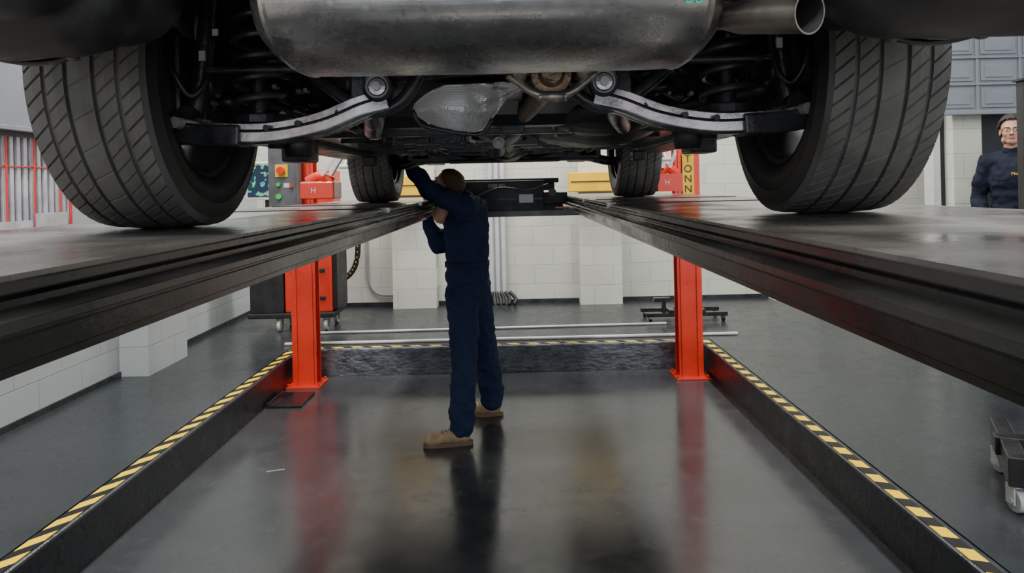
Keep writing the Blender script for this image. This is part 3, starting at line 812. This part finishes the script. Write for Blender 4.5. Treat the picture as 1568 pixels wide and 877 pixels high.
box('red_tower',-1.98,-1.78,7.1,7.4,1.24,1.80,RED,g,.01)

# floor items behind the kerb
g=group('alignment_bar')
bm=B(); cy(bm,(-2.06,6.38,ZS+.014),(1.97,6.41,ZS+.014),.014,seg=14); obj('rod',bm,WHT,g,True)
g=group('alignment_bar')
bm=B(); cy(bm,(-2.10,6.85,ZS+.012),(1.45,6.95,ZS+.012),.012,seg=14); obj('rod',bm,WHT,g,True)
g=group('wheel_dolly')
bm=B()
bx(bm,1.28,2.08,7.06,7.11,ZS+.05,ZS+.09); bx(bm,1.28,2.08,7.36,7.41,ZS+.05,ZS+.09); bx(bm,1.50,1.56,7.05,7.42,ZS+.09,ZS+.12); bx(bm,1.80,1.86,7.05,7.42,ZS+.09,ZS+.12)
bx(bm,1.44,1.48,7.08,7.12,ZS+.09,ZS+.22); bx(bm,1.36,1.52,7.07,7.12,ZS+.20,ZS+.24)
for x in (1.32,2.04):
    for y in (7.085,7.385): cy(bm,(x-.015,y,ZS+.03),(x+.015,y,ZS+.03),.03,seg=20)
obj('frame',bm,BLK,g,bevel=.003)
g=group('floor_guide_plate')
bm=B(); bx(bm,-1.86,-1.60,5.30,5.66,0,.02); bx(bm,-1.86,-1.84,5.30,5.66,.02,.035)
obj('plate',bm,BLK,g,bevel=.003)
g=group('offcut_strip')
bm=B(); bx(bm,-.05,.05,-.006,.006,0,.003,Matrix.Translation((-1.40,4.12,0))@Matrix.Rotation(.3,4,'Z'))
obj('strip',bm,GRYP,g)

# mobile jack stand at right foreground
g=group('mobile_jack_stand')
bw=B(); bf=B()
for x,y in ((2.225,3.32),(2.02,2.92),(2.85,3.0),(2.65,2.65)): caster(bw,bf,x,y,ZS,.048)
obj('caster_wheels',bw,WHG,g,bevel=.006); obj('caster_forks',bf,ALU,g)
bm=B()
def beam(p,q,w,h):
    p=Vector(p);q=Vector(q); d=(q-p); M=Matrix.Translation(p)@Matrix.Rotation(math.atan2(d.y,d.x),4,'Z')
    bx(bm,-.05,d.length+.05,-w,w,-h,h,M)
beam((2.02,2.92,.405),(2.225,3.32,.405),.035,.06); beam((2.65,2.65,.405),(2.85,3.0,.405),.035,.06)
beam((2.12,3.12,.43),(2.75,2.825,.43),.035,.04)
cy(bm,(2.435,2.97,.43),(2.435,2.97,.95),.05); cy(bm,(2.435,2.97,.95),(2.435,2.97,1.10),.03); cy(bm,(2.435,2.97,1.10),(2.435,2.97,1.12),.08)
for p in ((2.07,3.0),(2.17,3.2)): cy(bm,(p[0]-.045,p[1],.42),(p[0]-.02,p[1],.42),.015,seg=10)
obj('frame',bm,BLK,g,bevel=.004)

# ------------------------------------------------------------------ people
def basis(o,f,up):
    f=Vector(f).normalized(); up=Vector(up); r=f.cross(up).normalized(); u=r.cross(f).normalized()
    return Matrix(((r.x,f.x,u.x,o[0]),(r.y,f.y,u.y,o[1]),(r.z,f.z,u.z,o[2]),(0,0,0,1)))
def head(parent,M,hairmat,glasses=False,bald=False):
    bm=B()
    ell(bm,(0,-.012,.03),(.076,.095,.086),M); ell(bm,(0,.018,-.025),(.062,.074,.085),M); ell(bm,(0,.042,-.082),(.040,.040,.032),M)
    ell(bm,(0,.074,.022),(.046,.018,.012),M)
    for s in (-1,1):
        ell(bm,(s*.036,.058,-.028),(.026,.026,.024),M); ell(bm,(s*.077,-.006,-.008),(.009,.019,.031),M); ell(bm,(s*.048,.0,-.07),(.022,.045,.03),M)
        ell(bm,(s*.011,.099,-.033),(.009,.010,.007),M)
    rc(bm,(0,.084,.008),.009,(0,.108,-.028),.012,M)
    rc(bm,(0,-.025,-.08),.054,(0,-.045,-.19),.058,M)
    blob('head_skin',bm,SKIN,parent,.0045,4)
    bm=B()
    for s in (-1,1): ell(bm,(s*.031,.077,.001),(.014,.010,.009),M)
    obj('eye_whites',bm,EYEW,parent,True)
    bm=B()
    for s in (-1,1): ell(bm,(s*.031,.085,.001),(.006,.004,.006),M)
    obj('irises',bm,EYED,parent,True)
    bm=B(); ell(bm,(0,.088,-.058),(.024,.008,.004),M); ell(bm,(0,.087,-.065),(.021,.008,.005),M)
    obj('lips',bm,LIP,parent,True)
    bm=B()
    for s in (-1,1): rc(bm,(s*.018,.092,.020),.004,(s*.046,.080,.021),.003,M)
    obj('eyebrows',bm,hairmat,parent,True)
    bm=B(); bmesh.ops.create_icosphere(bm,subdivisions=5,radius=1)
    kill=[]
    for v in bm.verts:
        c=v.co
        line=-.75+1.27*min(1,max(0,(c.y+.45)/1.15))**1.3+.05*math.sin(c.x*17)*(c.y>.2)
        if c.z<line: kill.append(v)
    bmesh.ops.delete(bm,geom=kill,context='VERTS')
    k=1.04 if bald else 1.06
    bm.transform(M@Matrix.Translation((0,-.013,.03))@Matrix.Diagonal((.079*k,.098*k,.089*k*(1 if bald else 1.05),1)))
    o=obj('hair',bm,hairmat,parent,True); sd=o.modifiers.new('s','SOLIDIFY'); sd.thickness=.012; sd.offset=-1
    t=D.textures.new('hair_t','CLOUDS'); t.noise_scale=.02
    d=o.modifiers.new('d','DISPLACE'); d.texture=t; d.strength=.008; d.texture_coords='LOCAL'
    if glasses:
        bm=B()
        for s in (-1,1):
            pts=[M@Vector((s*.033+.025*math.cos(t),.100,.0+.017*math.sin(t))) for t in [2*pi*i/20 for i in range(21)]]
            tube(bm,pts,.0024,6,1)
            tube(bm,[M@Vector((s*.058,.098,.004)),M@Vector((s*.082,.04,.006)),M@Vector((s*.086,-.01,.0))],.0022,6,3)
        tube(bm,[M@Vector((-.01,.101,.004)),M@Vector((0,.103,.006)),M@Vector((.01,.101,.004))],.0022,6,3)
        obj('glasses',bm,BLKM,parent,True)
def hand(parent,nm,M,side,curl=.35):
    """local: +Y to fingertips, +X thumb side*side, palm faces -Z"""
    bm=B(); s=side
    ell(bm,(0,.045,0),(.038,.050,.016),M); ell(bm,(s*.018,.035,-.004),(.022,.036,.017),M); ell(bm,(-s*.018,.045,-.003),(.020,.045,.015),M)
    rc(bm,(0,-.04,0),.027,(0,.01,0),.025,M)
    for k,(x,l,c) in enumerate(((.028,.072,1),(.010,.080,.95),(-.009,.075,1.05),(-.027,.060,1.15))):
        p=Vector((s*x,.082-abs(x-.004)*.25,0)); a=curl*c*.6; fan=s*x*1.2
        for j,(f,r) in enumerate(((.45,.0098),(.30,.0088),(.25,.0078))):
            d=Vector((math.sin(fan)*.5,math.cos(a),-math.sin(a))).normalized(); q=p+d*l*f
            rc(bm,p,r,q,r*.92,M); p=q; a+=curl*c*1.3
    rc(bm,(s*.026,.018,-.006),.015,(s*.050,.048,-.018),.012,M); rc(bm,(s*.050,.048,-.018),.0115,(s*.058,.078,-.030),.009,M)
    blob(nm,bm,SKIN,parent,.003,2)
def boot(parent,nm,heel,f,s=1):
    M=basis(heel,f,(0,0,1))
    bm=B()
    ell(bm,(0,.05,.055),(.040,.055,.045),M); ell(bm,(0,.13,.055),(.042,.08,.042),M); ell(bm,(0,.22,.045),(.050,.065,.038),M); ell(bm,(0,.07,.09),(.045,.05,.05),M)
    rc(bm,(0,.055,.08),.046,(0,.045,.16),.050,M)
    blob(nm+'_upper',bm,TAN,parent,.006,4)
    bm=B()
    for k in range(3): rc(bm,(-.018,.125+.022*k,.100-.006*k),.0035,(.018,.130+.022*k,.100-.006*k),.0035,M)
    obj(nm+'_laces',bm,SOLE,parent,True)
    bm=B(); out=[]
    for i in range(28):
        t=2*pi*i/28; y=.135+.155*math.cos(t); w=.040+.014*max(0,math.cos(t))-.004*(math.cos(t)<-.3)
        out.append((w*math.copysign(abs(math.sin(t))**.7,math.sin(t)),y))
    a=[bm.verts.new(M@Vector((x,y,0))) for x,y in out]; b=[bm.verts.new(M@Vector((x*1.02,y,.028))) for x,y in out]
    for i in range(28):
        j=(i+1)%28; bm.faces.new((a[i],a[j],b[j],b[i]))
    bm.faces.new(a[::-1]); bm.faces.new(b)
    obj(nm+'_sole',bm,SOLE,parent,bevel=.003)
def suit(parent,J,F,loose=1.0,cl=None,band=True):
    cl=cl or NAVY
    F=Vector(F).normalized(); bm=B()
    def mid(a,b,t=.5): return Vector(a).lerp(Vector(b),t)
    pel,chest,shc=Vector(J['pelvis']),Vector(J['chest']),mid(J['shL'],J['shR'])
    up=(shc-pel).normalized(); k=loose
    for s in 'LR':
        hip,kn,an=J['hip'+s],J['kn'+s],J['an'+s]
        rc(bm,hip,.114*k,mid(hip,kn,.55),.097*k); rc(bm,mid(hip,kn,.5),.099*k,kn,.080*k)
        rc(bm,kn,.080*k,mid(kn,an,.4),.084*k); rc(bm,mid(kn,an,.4),.084*k,an,.074)
        a=Vector(an)
        for q in range(3): rc(bm,a+Vector((0,0,.085-.045*q)),.084-.003*q,a+Vector((.0,0,.080-.045*q)),.084-.003*q)
        sh,el,wr=J['sh'+s],J['el'+s],J['wr'+s]
        rc(bm,sh,.078,mid(sh,el,.5),.068); rc(bm,mid(sh,el,.5),.068,el,.058); rc(bm,el,.058,mid(el,wr,.5),.054); rc(bm,mid(el,wr,.5),.054,wr,.040)
        rc(bm,mid(sh,shc,.2),.075,mid(sh,shc,.9)+up*.02,.072)
    Mp=basis(pel,F,up); Mc=basis(chest,F,up)
    ell(bm,(0,-.01,-.01),(.172,.142,.15),Mp)
    for t,kk in ((.2,1),(.38,.96),(.5,.95),(.65,1.0),(.8,1)):
        ell(bm,(0,0,0),(.166*k*kk,.140*k*kk,.11),basis(mid(pel,chest,t),F,up))
    ell(bm,(0,.0,.02),(.175,.148,.20),Mc); ell(bm,(0,-.035,.10),(.155,.105,.12),Mc)
    nk=Vector(J['neck']); rc(bm,shc,.075,nk,.062)
    o=blob('coverall',bm,cl,parent,.010,3,.030,.085)
    t=D.textures.new('fold','CLOUDS'); t.noise_scale=.045; t.noise_depth=0
    d=o.modifiers.new('d2','DISPLACE'); d.texture=t; d.strength=.014; d.texture_coords='LOCAL'
    s2=o.modifiers.new('s2','SMOOTH'); s2.iterations=2; s2.factor=.5
    if band:
        bm=B(); Mw=basis(mid(pel,chest,.45),F,up); n=96; rr=[]
        for zz,g0 in ((-.022,-.012),(-.018,.004),(.018,.004),(.022,-.012)):
            rr.append([bm.verts.new(Mw@Vector(((.160*k+g0+.0025*math.cos(24*a))*math.cos(a),(.136*k+g0+.0025*math.cos(24*a))*math.sin(a),zz))) for a in [2*pi*i/n for i in range(n)]])
        for a,b in zip(rr,rr[1:]):
            for i in range(n): j=(i+1)%n; bm.faces.new((a[i],a[j],b[j],b[i]))
        obj('waistband',bm,cl,parent,True)
    bm=B()
    ax=(nk-shc).normalized(); s_,u_,d_=frame(ax)
    Mn=Matrix(((s_.x,u_.x,d_.x,nk.x),(s_.y,u_.y,d_.y,nk.y),(s_.z,u_.z,d_.z,nk.z),(0,0,0,1)))
    lathe(bm,[(.068,-.03),(.076,-.02),(.074,.020),(.068,.028),(.060,.018)],Mn,28)
    obj('collar',bm,cl,parent,True)
    return o

m1=group('mechanic')
F1=Vector((-.93,.36,0)).normalized()
J=dict(pelvis=(-.315,4.74,.94),chest=(-.315,4.74,1.29),
 hipL=(-.345,4.67,.90),hipR=(-.28,4.82,.90),knL=(-.335,4.57,.49),knR=(-.215,4.93,.47),anL=(-.355,4.48,.125),anR=(-.180,5.02,.125),
 shL=(-.315,4.60,1.475),shR=(-.25,4.88,1.455),elL=(-.525,4.50,1.585),wrL=(-.665,4.50,1.775),elR=(-.51,4.83,1.205),wrR=(-.575,4.80,1.40),neck=(-.335,4.735,1.515))
suit(m1,J,F1)
head(m1,basis((-.435,4.71,1.61),(-.84,.25,.42),(.42,-.1,.85)),HAIR,bald=True)
fl=Vector(J['wrL'])-Vector(J['elL']); fr=Vector(J['wrR'])-Vector(J['elR'])
hand(m1,'hand_raised',basis(Vector(J['wrL'])+fl.normalized()*.035,fl,(.6,0,-.7)) ,1,.5)
hand(m1,'hand_bent',basis(Vector(J['wrR'])+fr.normalized()*.035,fr+Vector((.05,0,0)),(-.8,-.3,.1)),-1,.7)
boot(m1,'boot_near',(-.305,4.475,0),(-.96,-.12,0)); boot(m1,'boot_far',(-.125,5.03,0),(-.98,-.02,0))

m2=group('bystander_mechanic')
bx0,by0=4.00,5.75
F2=Vector((-.62,-.785,0)).normalized(); S2=Vector((-F2.y,F2.x,0))
def P2(s,f,z): 
    v=Vector((bx0,by0,0))+S2*s+F2*f; return (v.x,v.y,ZS+z)
J2=dict(pelvis=P2(0,0,1.0),chest=P2(0,0,1.33),hipL=P2(.085,0,.95),hipR=P2(-.085,0,.95),knL=P2(.10,.02,.52),knR=P2(-.10,.02,.52),anL=P2(.11,0,.125),anR=P2(-.11,0,.125),
 shL=P2(.165,0,1.48),shR=P2(-.165,0,1.48),elL=P2(.24,-.04,1.20),elR=P2(-.24,-.04,1.20),wrL=P2(.20,.12,1.0),wrR=P2(-.20,.12,1.0),neck=P2(0,-.01,1.56))
suit(m2,J2,F2,.95,NAVYD,False)
hp=P2(0,.035,1.72); head(m2,basis(hp,F2+Vector((.05,-.05,.05)),(0,0,1)),HAIRG,glasses=True)
for s,w,e in ((1,'wrL','elL'),(-1,'wrR','elR')):
    f=Vector(J2[w])-Vector(J2[e]); hand(m2,'hand_'+w[-1],basis(Vector(J2[w])+f.normalized()*.035,f,S2*s),s*-1,.5)
for s in (1,-1):
    h=Vector(P2(s*.11,-.05,0)); boot(m2,'boot_%s'%('L' if s>0 else 'R'),h,F2)
c=P2(.05,.172,1.38); 
text('chest_logo','Motors',c,.034,YEL,m2,rot=(pi/2,0,math.atan2(F2.x,-F2.y)))

# ------------------------------------------------------------------ world & camera
w=D.worlds.new('World'); C.scene.world=w; w.use_nodes=True
bg=w.node_tree.nodes['Background']; bg.inputs[0].default_value=(.84,.91,1,1); bg.inputs[1].default_value=1.9

cam=D.cameras.new('Camera'); co=D.objects.new('Camera',cam); link(co)
cam.sensor_width=36; cam.clip_start=.05
cam.lens=1100/1568*36
cam.shift_x=-2/1568; cam.shift_y=-(438.5-285)/1568
co.matrix_world=Matrix.Translation((0,0,1.6))@Matrix.Rotation(pi/2,4,'X')@Matrix.Rotation(math.radians(-1.3),4,'Z')
C.scene.camera=co
